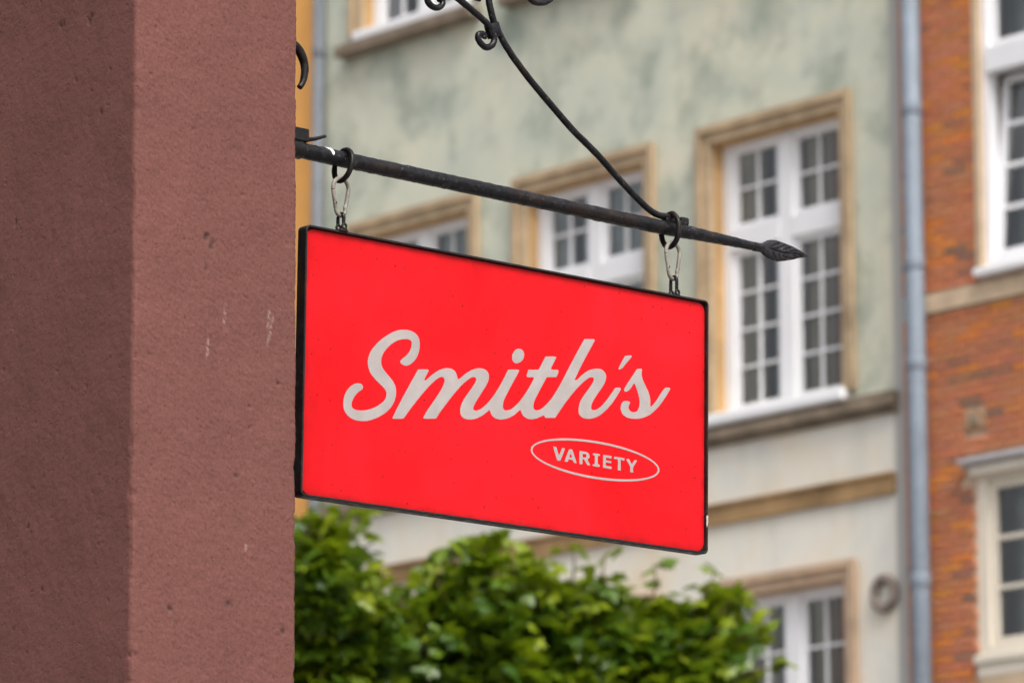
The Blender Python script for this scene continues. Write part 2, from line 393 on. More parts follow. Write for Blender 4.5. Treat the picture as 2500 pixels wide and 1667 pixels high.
def leaf_material(name, a, b_, individual):
    m = bpy.data.materials.new(name); m.use_nodes = True
    nt = m.node_tree; bs = nt.nodes["Principled BSDF"]; out = nt.nodes["Material Output"]
    if individual: src = nd(nt, "ShaderNodeObjectInfo").outputs["Random"]
    else: src = nd(nt, "ShaderNodeNewGeometry").outputs["Random Per Island"]
    c = ramp(nt, src, [(0, a), (.55, tuple((x+y)/2 for x, y in zip(a, b_))), (1, b_)])
    nt.links.new(c.outputs[0], bs.inputs["Base Color"])
    bs.inputs["Roughness"].default_value = .33; bs.inputs["Specular IOR Level"].default_value = .5
    tl = nd(nt, "ShaderNodeBsdfTranslucent")
    tc = mixc(nt, .6, c.outputs[0], (.26, .36, .01))
    nt.links.new(tc, tl.inputs[0])
    mx = nd(nt, "ShaderNodeMixShader"); mx.inputs[0].default_value = .34
    nt.links.new(bs.outputs[0], mx.inputs[1]); nt.links.new(tl.outputs[0], mx.inputs[2]); nt.links.new(mx.outputs[0], out.inputs[0])
    return m

M = dict(
    stucco=stucco_material(),
    iron=iron_material("wrought_iron"),
    iron_dark=iron_material("blackened_iron", (.007, .006, .006), (.05, .042, .038), (.030, .018, .011), .34, .7),
    frame=iron_material("painted_steel_frame", (.011, .010, .010), (.065, .056, .050), (.042, .028, .018), .42, .55),
    iron_lit=iron_material("lit_forged_iron", (.014, .0135, .0155), (.09, .086, .084), (.04, .024, .014), .22, .5),  # lighter base paints in the highlights on the leaf facets
    zinc=iron_material("dull_zinc_steel", (.17, .155, .13), (.30, .28, .25), (.11, .08, .05), .42, .35, .5),
    red=red_panel_material(),
    letter=plain("pale_print", (.358, .320, .312), .45, .09, 26, .15),
    backing=plain("black_backing", (.008, .008, .008), .7),
    facade=facade_material(),
    ochre=plain("ochre_stone", (.45, .335, .215), .85, .34, 3.0, .2, 0, .3, 30),
    orange_reveal=plain("orange_reveal_paint", (.54, .335, .15), .85, .3, 2.0, .2),
    ledge=plain("brown_weathered_stone", (.22, .175, .130), .9, .4, 4.0, .2, 0, .4, 25),
    strip=plain("ochre_brown_band", (.34, .215, .105), .9, .35, 2.5, .2),
    white=plain("white_window_paint", (.83, .83, .85), .45, .03, 3, .35),
    cream=plain("cream_stone_paint", (.72, .66, .56), .6, .06, 4, .3),
    pale_wood=plain("weathered_pale_wood", (.60, .53, .47), .6, .10, 6, .25),
    tan=plain("tan_stone", (.50, .36, .25), .85, .22, 4, .2),
    sandstone=plain("sandstone", (.55, .42, .29), .85, .18, 5, .2),
    block=plain("weathered_stone_block", (.40, .245, .145), .9, .2, 9, .2),
    mortar=plain("lime_mortar", (.58, .43, .32), .95, .2, 9, .1),
    brick=brick_material(), brick_far=brick_mass_material(),
    glass=glass_material(),
    room=plain("dim_room_wall", (.10, .085, .07), .9),
    curtain=plain("beige_curtain", (.66, .60, .48), .9, .25, 2.2),
    sky_reflection=plain("white_sky_reflection", (.85, .86, .90), .8, .06, 2.0),  # white colour stands in for sky reflected in the panes
    curtain_grey=plain("grey_curtain", (.62, .67, .70), .9, .25, 2.2),
    house_reflection=plain("rust_brown_reflection", (.46, .25, .18), .9, .25, 2.2),  # rust colour stands in for houses mirrored in the glass
    galv=plain("galvanised_pipe", (.205, .245, .295), .55, .14, 5, .35, .1),
    galv_dark=plain("grey_pipe_paint", (.15, .165, .185), .5, .12, 5, .4),
    orange=plain("orange_plaster", (.80, .40, .12), .85, .12, 1.6, .2),
    brown=plain("brown_plinth", (.20, .14, .11), .9, .25, 2, .2),
    lead=plain("lead_flashing", (.42, .41, .43), .5, .15, 5, .4),
    ringstone=plain("grey_brown_stone", (.24, .20, .175), .9, .25, 12, .2),
    bark=plain("twig_bark", (.15, .10, .055), .9, .3, 20, .2),
    paving=plain("granite_paving", (.26, .25, .24), .85, .2, 3, .3),
    ground=plain("cobbled_ground", (.20, .19, .18), .9, .25, 5, .25),
    chip_grey=plain("bare_primer", (.42, .42, .43), .5, .3, 160),
    paint_white=plain("white_paint_drip", (.75, .75, .73), .5, .05),
    roof=plain("red_roof_tile", (.30, .11, .06), .8, .25, 5),
)

# ------------------------------------------------------------------ ground
g = MB().quad((-400, -400, 0), (400, -400, 0), (400, 400, 0), (-400, 400, 0)).build("ground", M["ground"]); tag(g, kind="structure")
pv = MB().box(-60, 40, 20.2, 22.56, -.1, .13).build("pavement", M["paving"]); tag(pv, kind="structure")
YF = 22.5685                                  # the far facade plane

# ------------------------------------------------------------------ the near house wall
XL, YH, YD = -5.702, 4.507, 4.183
house = thing("house_corner", "brownish pink stucco house corner filling the left side", "building", (XL, 4.35, 0))
def near_wall():
    st = .0026
    prof = []                                    # (x, y, nx, ny, fine, face)
    for x in (-15, -11, -8, -6.6, -6.1, -5.85): prof.append((x, YH, 0, 1, 0, 0))
    x = -5.80
    while x < XL-.008: prof.append((x, YH, 0, 1, 1, 0)); x += st*2
    r = .006
    for k in range(5):
        a = math.pi/2*(1-k/4); prof.append((XL-r+r*math.cos(a), YH-r+r*math.sin(a), math.cos(a), math.sin(a), 1, 1))
    y = YH-r-st
    while y > YD+.009: prof.append((XL, y, 1, 0, 1, 1)); y -= st
    r = .0075
    for k in range(6):
        a = -math.pi/2*(k/5); prof.append((XL-r+r*math.cos(a), YD+r+r*math.sin(a), math.cos(a), math.sin(a), 1, 1 if k < 3 else 2))
    x = XL-r-st
    while x > -6.28: prof.append((x, YD, 0, -1, 1, 2)); x -= st
    for x in (-6.5, -7.2, -9, -12, -15): prof.append((x, YD, 0, -1, 0, 2))
    zs = [0, .6, 1.2, 1.8, 2.2, 2.36]
    z = 2.42
    while z < 3.86: zs.append(z); z += st
    zs += [3.95, 4.2, 5, 6.5, 8, 9.5, 11]
    chips = [(1, y, z, r_) for y, z, r_ in CHIPS_LIGHT] + [(2, x, z, r_) for x, z, r_ in CHIPS_DARK]
    verts, scuff, chip = [], [], []
    nz = noise.noise
    c1, s1 = math.cos(RAD(32)), math.sin(RAD(32))
    for z in zs:
        lean = (3.1-z)*.0094
        zf = 1 if 2.4 < z < 3.87 else 0
        for (px, py, nx, ny, fine, face) in prof:
            h = 0.0; sc_ = 0.0; ch = 0.0
            if fine and zf:
                a = py if face == 1 else px
                sg = 1 if face == 2 else -1
                u = a*c1 + sg*z*s1; v = -a*sg*s1*1 + z*c1
                h = (.0008 if face == 1 else .0005)*nz(Vector((u*110, v*230, face*7.3))) + .0005*nz(Vector((a*360, z*360, face*3.1))) + .0016*nz(Vector((a*14, z*14, face*5.7))) + .0006*nz(Vector((a*55, z*48, 2.2)))
                pit = nz(Vector((a*120, z*120, 40+face)))
                if pit > .58: h -= (pit-.58)*.010
                if nx*ny != 0 or abs(abs(py-YD)-.010) < .003:
                    wear = nz(Vector((z*22, 1.7, face*.1)))+.5*nz(Vector((z*75, 4.2, 0)))
                    h -= max(0, wear-.12)*.0042
                wa, wz = .0035*nz(Vector((a*170, z*170, 1.3))), .0035*nz(Vector((a*170, z*170, 8.3)))
                for (fc, ca, cz, cr) in chips:
                    if fc == face:
                        d2 = ((a+wa-ca)**2*1.6+(z+wz-cz)**2)/(cr*cr*1.7)*(1+.9*nz(Vector((a*300, z*300, 3))))
                        if d2 < 6:
                            e = math.exp(-d2*1.3); h -= .0042*e; ch = max(ch, min(1, e*.9))
                if face == 1:
                    for (ca, cz, cl, sl) in SCUFFS:
                        dz = (z-cz)/cl
                        if abs(dz) < 1:
                            d = abs(a-(ca+sl*(z-cz)))
                            w_ = max(0, 1-d/.0032)*(1-dz*dz)
                            if w_ > 0: sc_ = max(sc_, min(.34, w_*max(0, .34+1.4*nz(Vector((a*260, z*210, 9))))))
            verts.append((px+nx*h, py+ny*h+lean, z)); scuff.append(sc_); chip.append(ch)
    n = len(prof); faces = []
    for j in range(len(zs)-1):
        for i in range(n-1):
            faces.append((j*n+i, (j+1)*n+i, (j+1)*n+i+1, j*n+i+1))
    me = bpy.data.meshes.new("wall"); me.from_pydata(verts, [], faces)
    for p in me.polygons: p.use_smooth = True
    for nm, arr in (("scuff", scuff), ("chip", chip)):
        at = me.attributes.new(nm, 'FLOAT', 'POINT'); at.data.foreach_set("value", arr)
    me.update(); me.materials.append(M["stucco"])
    o = put("wall", me, house); o.matrix_parent_inverse = Matrix.Translation((-XL, -4.35, 0))
near_wall()

# ------------------------------------------------------------------ far facades
def wall_sheet(mb, x0, x1, z0, z1, holes, y, depth):
    xs = sorted({x0, x1, *[h[0] for h in holes], *[h[1] for h in holes]})
    zs = sorted({z0, z1, *[h[2] for h in holes], *[h[3] for h in holes]})
    for a, b in zip(xs, xs[1:]):
        for c, d in zip(zs, zs[1:]):
            mx, mz = (a+b)/2, (c+d)/2
            if any(h[0] < mx < h[1] and h[2] < mz < h[3] for h in holes): continue
            mb.quad((a, y, c), (b, y, c), (b, y, d), (a, y, d))
    for (a, b, c, d) in holes:
        e = y+depth
        mb.quad((a, y, c), (a, y, d), (a, e, d), (a, e, c)); mb.quad((b, y, d), (b, y, c), (b, e, c), (b, e, d))
        mb.quad((a, y, d), (b, y, d), (b, e, d), (a, e, d)); mb.quad((b, y, c), (a, y, c), (a, e, c), (b, e, c))

def body_shell(mb, x0, x1, z1, y, deep=7.0):
    mb.quad((x0, y, 0), (x0, y, z1), (x0, y+deep, z1), (x0, y+deep, 0))
    mb.quad((x1, y, z1), (x1, y, 0), (x1, y+deep, 0), (x1, y+deep, z1))
    mb.quad((x0, y+deep, 0), (x0, y+deep, z1), (x1, y+deep, z1), (x1, y+deep, 0))
    mb.quad((x0, y, z1), (x1, y, z1), (x1, y+deep, z1), (x0, y+deep, z1))

def part_empty(name, parent, loc):
    o = put(name, None, parent); o.location = loc
    return o

def sash_window(parent, xc, hw, zb, zt, transom, rows_up, rows_lo, seed, mats, arch=.105, sill=True, ledge=False, stone="ochre"):
    """a casement in local coordinates: x across, y into the wall, z up; origin at the sill centre on the wall plane"""
    wm = M[mats]
    w = part_empty("window", parent, (xc, YF, zb))
    H = zt-zb
    r = random.Random(seed)
    # moulded surround, proud of the wall
    a = MB(); e = arch
    a.box(-hw-e, -hw+.002, -.035, .02, -.02, H+e); a.box(hw-.002, hw+e, -.035, .02, -.02, H+e); a.box(-hw+.002, hw-.002, -.035, .02, H-.002, H+e)
    a.box(-hw-e-.022, -hw-e+.03, -.062, -.036, -.02, H+e+.022); a.box(hw+e-.03, hw+e+.022, -.062, -.036, -.02, H+e+.022); a.box(-hw-e+.03, hw+e-.03, -.062, -.036, H+e-.03, H+e+.022)
    a.build("surround", M[stone], w)
    # reveal lining
    a = MB(); a.box(-hw, -hw+.012, .021, .15, 0, H); a.box(hw-.012, hw, .021, .15, 0, H); a.box(-hw+.012, hw-.012, .021, .15, H-.012, H)
    a.build("reveal", M["orange_reveal" if stone == "ochre" else stone], w)
    f = MB(); fw_ = .09; y0, y1 = .095, .17
    i0, i1 = -hw+.012, hw-.012
    f.box(i0, i0+fw_, y0, y1, 0, H-.012); f.box(i1-fw_, i1, y0, y1, 0, H-.012)
    f.box(i0+fw_, i1-fw_, y0+.002, y1, H-.045, H-.012); f.box(i0+fw_, i1-fw_, y0+.002, y1, 0, .03)
    f.box(-.065, .065, y0-.012, y1, .03, H-.045)
    zt_ = transom
    if zt_: f.box(i0+fw_, -.065, y0-.02, y1, zt_-.075, zt_+.075); f.box(.065, i1-fw_, y0-.02, y1, zt_-.075, zt_+.075)
    f.build("frame", wm, w)
    tiers = [(.03, (zt_-.075) if zt_ else H-.045, rows_lo)]
    if zt_: tiers.append((zt_+.075, H-.045, rows_up))
    pane_mesh = {}
    for sx0, sx1 in ((i0+fw_, -.065), (.065, i1-fw_)):
        for (z0, z1, rows) in tiers:
            s_ = .045
            m_ = MB()
            m_.box(sx0, sx0+s_, .112, .162, z0, z1); m_.box(sx1-s_, sx1, .112, .162, z0, z1)
            m_.box(sx0+s_, sx1-s_, .113, .161, z0, z0+s_); m_.box(sx0+s_, sx1-s_, .113, .161, z1-s_, z1)
            m_.build("sash", wm, w)
            gx0, gx1, gz0, gz1 = sx0+s_, sx1-s_, z0+s_, z1-s_
            pw, ph = (gx1-gx0)/2, (gz1-gz0)/rows
            gx = (gx0+gx1)/2
            MB().box(gx-.0095, gx+.0095, .118, .156, gz0, gz1).build("muntin", wm, w)
            for k in range(1, rows):
                zz = gz0+k*ph
                mb_ = MB().box(gx0, gx-.0095, .119, .155, zz-.0095, zz+.0095).box(gx+.0095, gx1, .119, .155, zz-.0095, zz+.0095); mb_.build("muntin", wm, w)
            for ci in range(2):
                for k in range(rows):
                    key = (round(pw, 4), round(ph, 4))
                    if key not in pane_mesh:
                        pm = MB().quad((-pw/2, 0, -ph/2), (pw/2, 0, -ph/2), (pw/2, 0, ph/2), (-pw/2, 0, ph/2)).mesh("pane"); pm.materials.append(M["glass"]); pane_mesh[key] = pm
                    p = put("pane", pane_mesh[key], w, (gx0+(ci+.5)*pw, .137, gz0+(k+.5)*ph))
                    p.rotation_euler = (RAD(r.uniform(-1.6, 1.6)), 0, RAD(r.uniform(-1.6, 1.6)))
    # curtains hanging a hand behind the glass; white and rust panels paint in reflections
    for k, (c0, c1) in enumerate(((-hw+.02, -hw*.38), (-hw*.34, .06), (.10, hw*.55), (hw*.5, hw-.02))):
        c0 += r.uniform(-.01, .03); c1 += r.uniform(-.06, .03)
        pts = []; n = 22; m_ = MB()
        for i in range(n+1):
            t = c0+(c1-c0)*i/n; d = .165+.006*k+.012*math.sin(i*1.35+k)+.006*math.sin(i*3.1)
            pts.append((t, d))
        for (t0, d0), (t1, d1) in zip(pts, pts[1:]): m_.quad((t0, d0, .03), (t1, d1, .03), (t1, d1, H-.05), (t0, d0, H-.05))
        m_.build("curtain", M["sky_reflection"] if (seed == 35 and k < 3) else M["house_reflection" if (k == 3 and seed % 3 == 0) else ("curtain_grey" if (k % 2 or seed in (22, 23)) else "curtain")], w)
    if sill:
        s_ = MB(); s_.box(-hw-.03, hw+.05, -.10, .094, -.09, -.002)
        s_.build("sill", wm, w, bevel=.02)
    if ledge:
        MB().box(-hw-arch-.10, hw+arch+.02, -.14, .0, -.19, -.092).build("sill_ledge", M["ledge"], w, bevel=.015)
    return w

# ---- green plaster house
gh = thing("green_house", "pale green weathered plaster house with white gridded windows", "building", (-25, YF, 0))
holes = []
WX = (-23.035, -25.075, -27.07); HWD = .665
wins = []
for i, xc in enumerate(WX):
    wins.append((xc, HWD, 7.87, 9.885, 1.285, 2, 4, 21+i, "white", True, False, "ochre"))
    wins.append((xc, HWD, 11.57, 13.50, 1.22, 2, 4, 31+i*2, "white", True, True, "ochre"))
    wins.append((xc+.02, .63, 5.05, 6.54, None, 0, 4, 41+i*2+1, "pale_wood" if False else "white", True, False, "tan"))
for w_ in wins: holes.append((w_[0]-w_[1], w_[0]+w_[1], w_[2], w_[3]))
wb = MB(); wall_sheet(wb, -28.30, -21.78, 0, 14.6, holes, YF, .16); body_shell(wb, -28.30, -21.78, 14.6, YF)
INV = Matrix.Translation((25, -YF, 0))
def under(o, parent):
    o.parent = parent; o.matrix_parent_inverse = Matrix.Translation(-parent.location)
    return o
gwall = under(wb.build("wall", M["facade"]), gh)
for (xc, hw, zb, zt, tr, ru, rl, seed, mt, si, le, stn) in wins:
    wo = sash_window(gh, xc, hw, zb, zt, tr, ru, rl, seed, mt, .105 if stn == "ochre" else .10, si, le, stn)
    wo.location = (xc-gh.location.x, 0, zb)
sc_ = MB(); sc_.box(-28.24, -21.86, YF-.04, YF, 7.64, 7.685); sc_.box(-28.24, -21.86, YF-.085, YF, 7.685, 7.745); sc_.box(-28.24, -21.86, YF-.065, YF, 7.745, 7.786)
under(sc_.build("string_course", M["ledge"]), gh)
sc_ = MB(); sc_.box(-28.24, -21.90, YF-.035, YF, 7.075, 7.20); sc_.box(-28.24, -21.90, YF-.05, YF, 7.2, 7.222)
under(sc_.build("painted_band", M["strip"]), gh)
rg = MB(); rg.tube([(-22.004+.098*math.cos(t*math.pi/16), YF-.03, 6.39+.105*math.sin(t*math.pi/16)) for t in range(32)], .032, 10, closed=True)
under(rg.build("stone_ring", M["ringstone"]), gh)
under(MB().box(-28.4, -21.7, YF-.35, YF+7.2, 14.6, 14.9).build("eaves", M["ledge"]), gh)

# ---- orange house
oh = thing("orange_house", "orange plaster house showing as a narrow strip beside the pink corner", "building", (-32, YF, 0))
owin = [(xc, .62, zb, zb+1.9) for xc in (-30.3, -32.5, -34.7) for zb in (8.15, 11.2)]
ob = MB(); wall_sheet(ob, -36, -28.36, 7.55, 13.8, [(q[0]-q[1], q[0]+q[1], q[2], q[3]) for q in owin], YF+.02, .16)
ob.quad((-28.36, YF+.02, 13.8), (-28.36, YF+.02, 7.55), (-28.36, YF+7, 7.55), (-28.36, YF+7, 13.8)); ob.quad((-36, YF+.02, 7.55), (-36, YF+.02, 13.8), (-36, YF+7, 13.8), (-36, YF+7, 7.55)); ob.quad((-36, YF+7, 7.55), (-36, YF+7, 13.8), (-28.36, YF+7, 13.8), (-28.36, YF+7, 7.55))
under(ob.build("wall", M["orange"]), oh)
for k, q in enumerate(owin):
    wo = sash_window(oh, q[0], q[1], q[2], q[3], 1.2, 2, 3, 60+k, "white", .10, True, False, "tan")
    wo.location = (q[0]-oh.location.x, .02, q[2])
ob = MB(); ob.box(-36, -28.36, YF+.03, YF+7, 0, 6.95); under(ob.build("ground_storey", M["tan"]), oh)
ob = MB(); ob.box(-36, -28.33, YF-.06, YF+7, 6.95, 7.15); ob.box(-36, -28.35, YF-.02, YF+7, 7.15, 7.55); under(ob.build("cornice", M["brown"]), oh)
under(MB().box(-36.2, -28.33, YF-.3, YF+7.2, 13.8, 14.1).build("eaves", M["brown"]), oh)

# ---- downpipes
def downpipe(x, y, r, z0, z1, m, label, joints):
    t = thing("downpipe", label, "downpipe", (x, y, 0))
    under(MB().tube([(x, y, z0), (x, y, z1)], r, 24).build("pipe", m), t)
    for z in joints:
        under(MB().tube([(x, y, z-.05), (x, y, z-.04), (x, y, z+.04), (x, y, z+.05)], [r+.001, r+.007, r+.007, r+.001], 24).build("joint_sleeve", m), t)
        under(MB().box(x-.012, x+.012, y+r, YF+.03, z-.11, z-.085).build("wall_bracket", M["galv_dark"]), t)
    return t
downpipe(-21.60, YF-.09, .066, 0.1, 13.9, M["galv"], "pale grey metal downpipe between green house and brick house", (3.2, 6.42, 7.92, 8.62, 9.72, 12.4))
downpipe(-28.215, YF-.07, .05, 0.1, 13.7, M["galv_dark"], "thin grey downpipe between orange house and green house", (4.3, 7.9, 11.5))

# ---- brick house
bh = thing("brick_house", "red brick house with white windows at right edge", "building", (-19, YF, 0))
BX0, BX1 = -21.80, -16.6
bhol = [(-21.035, -19.30, 8.50, 10.92), (-21.16, -19.2, 5.86, 7.13), (-21.16, -19.2, 3.3, 5.60), (-18.4, -17.2, 8.50, 10.92), (-18.4, -17.2, 5.86, 7.13)]
wb = MB(); wall_sheet(wb, BX0, BX1, 0, 14.2, bhol, YF+.012, .2); body_shell(wb, BX0, BX1, 14.2, YF+.012)
bwall = under(wb.build("wall", M["mortar"]), bh)
CW, CHT, JT = .205, .0560, .0110
keep_out = [(a-.004, b_+.004, c-.004, d+.004) for (a, b_, c, d) in bhol] + [(BX0, BX1, 8.262, 8.402), (-21.250, -21.045, 7.405, 7.555), (-21.26, BX1, 7.06, 7.22), (-21.2, BX1, 5.60, 5.86),
            (-21.092, -19.24, 8.44, 10.975), (-18.46, -17.14, 8.44, 10.975)]
def trim(xa, xb, za, zb):
    """cut a brick back to the openings and stones it meets; returns what is left of it"""
    for (a, b_, c, d) in keep_out:
        if zb > c and za < d and xb > a and xa < b_:
            if xa < a and xb > b_: return None
            if xa >= a and xb <= b_: return None
            if xa < a: xb = a-.003
            else: xa = b_+.003
    return (xa, xb) if xb-xa > .03 else None
palette = [(.56, .215, .105), (.53, .20, .10), (.58, .22, .09), (.66, .24, .065), (.50, .195, .11), (.56, .225, .12), (.55, .205, .105)]
darkp = [(.36, .175, .115), (.30, .16, .115), (.40, .175, .105)]
cell = {}
def brick_mesh(L_):
    k = round(L_*200)/200
    if k not in cell:
        mb_ = MB().box(-k/2, k/2, -.011, .012, -(CHT-JT)/2, (CHT-JT)/2)
        me = mb_.mesh("brick"); bm = bmesh.new(); bm.from_mesh(me)
        bmesh.ops.bevel(bm, geom=[e for e in bm.edges if all(v.co.y < 0 for v in e.verts)], offset=.004, segments=1, affect='EDGES')
        bm.to_mesh(me); bm.free(); me.materials.append(M["brick"]); cell[k] = me
    return cell[k]
rb = random.Random(5)
far = MB(); near_n = 0
row = 0; z = 0.03
cands = []
while z < 14.1:
    off = 0 if row % 2 == 0 else -CW/2
    x = BX0+off; 
    while x < BX1:
        xa, xb = max(x, BX0+.004), min(x+CW-JT, BX1-.004)
        left = trim(xa, xb, z, z+CHT-JT) if xb-xa > .03 else None
        if left: cands.append((left[0], left[1], z, row))
        x += CW
    z += CHT; row += 1
vis = [c for c in cands if c[1] > -21.66 and c[0] < -20.56 and 5.68 < c[2] < 10.62]
vis_set = set(sorted(vis, key=lambda c: -c[1])[:298])
for c in cands:
    xa, xb, z, row = c
    if c in vis_set:
        o = put("brick", brick_mesh(xb-xa), bwall)
        o.matrix_parent_inverse = Matrix.Identity(4)
        o.location = ((xa+xb)/2, YF+rb.uniform(-.003, .002), z+(CHT-JT)/2)
        mid = (xa+xb)/2
        pd = .24 if -21.36 < mid < -21.16 else .035
        col = rb.choice(darkp) if rb.random() < pd else rb.choice(palette)
        o.color = (*[v*rb.uniform(.93, 1.07) for v in col], 1)
    else:
        far.box(xa, xb, YF+rb.uniform(-.003, .002)-.009, YF+.02, z, z+CHT-JT)
fo = far.build("brick_mass", M["brick_far"], bwall); fo["kind"] = "stuff"
under(MB().box(BX0+.12, BX1, YF-.03, YF+.03, 8.27, 8.40).build("stone_band", M["sandstone"], bevel=.006), bh)
sb = under(MB().box(-21.245, -21.05, YF-.012, YF+.02, 7.41, 7.55).build("stone_block", M["block"], bevel=.008), bh)
under(MB().box(-21.18, -21.10, YF-.03, YF-.012, 7.445, 7.51).build("iron_anchor", M["ledge"], bevel=.006), bh)

def brick_window(x0, x1, z0, z1, tr, mats, tilt, rows_lo, rows_up, surround, frame_w=.10, cols=3):
    wm = M[mats]
    w = part_empty("window", bh, (x0-bh.location.x, 0, z0)); W_, H = x1-x0, z1-z0
    if surround:
        s_ = MB(); s_.box(-.055, -.001, -.02, .03, -.05, H+.05); s_.box(W_+.001, W_+.055, -.02, .03, -.05, H+.05); s_.box(-.001, W_+.001, -.02, .03, H, H+.05)
        s_.build("surround", M["sandstone"], w)
    f = MB(); f.box(0, frame_w, .02, .11, 0, H); f.box(W_-frame_w, W_, .02, .11, 0, H); f.box(frame_w, W_-frame_w, .022, .11, H-.08, H); f.box(frame_w, W_-frame_w, .022, .11, 0, .07)
    f.box(W_/2-.06, W_/2+.06, .018, .11, .07, H-.08)
    if tr: f.box(frame_w, W_/2-.06, .0, .108, tr-.085, tr+.085); f.box(W_/2+.06, W_-frame_w, .0, .108, tr-.085, tr+.085)
    f.build("frame", wm, w)
    tiers = [(.07, tr-.085 if tr else H-.08, rows_lo, tilt)]
    if tr: tiers.append((tr+.085, H-.08, rows_up, 0))
    for hi, (sx0, sx1) in enumerate(((frame_w, W_/2-.06), (W_/2+.06, W_-frame_w))):
        for (a, b, rows, tl) in tiers:
            pv_ = part_empty("sash", w, (sx0, .05, a)) if False else None
            s_ = .055; hgt = b-a; wid = sx1-sx0
            rot = Matrix.Translation((sx0, .05, a)) @ (Matrix.Rotation(-RAD(tl if hi == 0 else 0), 4, 'X'))
            def bx(nm, mt, *q):
                o = MB().box(*q).build(nm, mt, w); o.matrix_local = rot; return o
            mb_ = MB(); mb_.box(0, s_, 0, .055, 0, hgt); mb_.box(wid-s_, wid, 0, .055, 0, hgt); mb_.box(s_, wid-s_, .001, .054, 0, s_); mb_.box(s_, wid-s_, .001, .054, hgt-s_, hgt)
            o = mb_.build("sash", wm, w); o.matrix_local = rot
            nx = 2; gw, gh_ = wid-2*s_, hgt-2*s_
            for k in range(1, nx): bx("muntin", wm, s_+gw*k/nx-.016, s_+gw*k/nx+.016, .006, .045, s_, s_+gh_)
            for k in range(1, rows):
                for j in range(nx): bx("muntin", wm, s_+gw*j/nx+(.016 if j else 0), s_+gw*(j+1)/nx-(.016 if j < nx-1 else 0), .007, .044, s_+gh_*k/rows-.016, s_+gh_*k/rows+.016)
            for j in range(nx):
                for k in range(rows):
                    q0, q1, q2, q3 = s_+gw*j/nx, s_+gw*(j+1)/nx, s_+gh_*k/rows, s_+gh_*(k+1)/rows
                    o = MB().quad((q0, .026, q2), (q1, .026, q2), (q1, .026, q3), (q0, .026, q3)).build("pane", M["glass"], w); o.matrix_local = rot
    m_ = MB()
    for i in range(40):
        t0, t1 = W_*i/40, W_*(i+1)/40
        d0, d1 = .27+.02*math.sin(i*1.3), .27+.02*math.sin((i+1)*1.3)
        m_.quad((t0, d0, 0), (t1, d1, 0), (t1, d1, H), (t0, d0, H))
    m_.build("curtain", M["curtain_grey"], w)
    return w
wu = brick_window(-21.035, -19.30, 8.50, 10.92, 1.46, "white", 5.0, 4, 2, True, .055)
MB().box(-.03, 1.74, -.09, .02, -.06, -.002).build("sill", M["white"], wu, bevel=.012)
wl2 = brick_window(-21.16, -19.2, 5.86, 7.13, None, "cream", 0, 3, 0, False, .085)
wl3 = brick_window(-21.16, -19.2, 3.3, 5.60, None, "cream", 0, 6, 0, False, .085)
brick_window(-18.4, -17.2, 8.50, 10.92, 1.46, "white", 0, 4, 2, True, .11)
brick_window(-18.4, -17.2, 5.86, 7.13, None, "cream", 0, 3, 0, False, .17)
hd = MB(); hd.box(-21.25, -18.9, YF-.09, YF+.02, 7.165, 7.205); under(hd.build("hood_lead", M["lead"], bevel=.012), bh)
hd = MB(); hd.box(-21.18, -18.95, YF-.045, YF+.02, 7.085, 7.163); under(hd.build("hood_moulding", M["cream"], bevel=.02), bh)
hd = MB(); hd.box(-21.17, -18.95, YF-.045, YF+.03, 5.81, 5.87); hd.box(-21.15, -18.97, YF-.025, YF+.03, 5.72, 5.81); under(hd.build("sill", M["cream"], bevel=.01), bh)
hd = MB(); hd.box(-21.12, -19.0, YF-.025, YF+.03, 5.60, 5.72); under(hd.build("ochre_panel", M["sandstone"]), bh)
under(MB().box(BX0-.1, BX1, YF-.3, YF+7.2, 14.2, 14.5).build("eaves", M["sandstone"]), bh)

# ------------------------------------------------------------------ trees in front of the far houses
FWD = Vector((-math.sin(RAD(48.956))*math.cos(RAD(11.782)), math.cos(RAD(48.956))*math.cos(RAD(11.782)), math.sin(RAD(11.782))))
RGT = Vector((math.cos(RAD(48.956)), math.sin(RAD(48.956)), 0)); UPV = RGT.cross(FWD)
FDEP = Vector((FWD.x, FWD.y, 0)).normalized()
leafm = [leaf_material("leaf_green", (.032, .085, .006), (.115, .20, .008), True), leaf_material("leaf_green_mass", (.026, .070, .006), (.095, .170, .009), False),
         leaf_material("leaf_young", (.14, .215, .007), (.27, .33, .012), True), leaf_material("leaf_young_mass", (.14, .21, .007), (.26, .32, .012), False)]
def leaf_outline(seed):
    r = random.Random(seed); out = []
    # five-lobed maple leaf, unit length, stem at the origin
    pts = [(0, 0), (.20, -.06), (.46, .02), (.36, .17), (.58, .36), (.38, .44), (.34, .58), (.20, .60), (0, 1.0), (-.20, .60), (-.34, .58), (-.38, .44), (-.58, .36), (-.36, .17), (-.46, .02), (-.20, -.06)]
    for (a, b) in pts:
        a += r.uniform(-.03, .03); b += r.uniform(-.03, .03)
        zc = -.34*abs(a)*abs(a)*1.4 - .22*max(0, b-.4)**2*2 + .06*r.uniform(-1, 1)
        out.append((a, b, zc))
    return out
LEAFV = [leaf_outline(s) for s in range(6)]
LEAFF = [(16, i, (i+1) % 16) for i in range(16)]
def leaf_mesh_data(k):
    v = LEAFV[k]+[(0, .33, .02)]
    return v, LEAFF
leaf_meshes = {}
for k in range(6):
    for y_ in (0, 1):
        v, f = leaf_mesh_data(k)
        me = bpy.data.meshes.new("leaf"); me.from_pydata(v, [], f); me.update(); me.materials.append(leafm[2 if y_ else 0]); leaf_meshes[k, y_] = me

def px(P):
    d = P-Vector((0, 0, 1.6)); zc = d.dot(FWD)
    return 1250+11300*d.dot(RGT)/zc, 833.5-11300*d.dot(UPV)/zc, zc

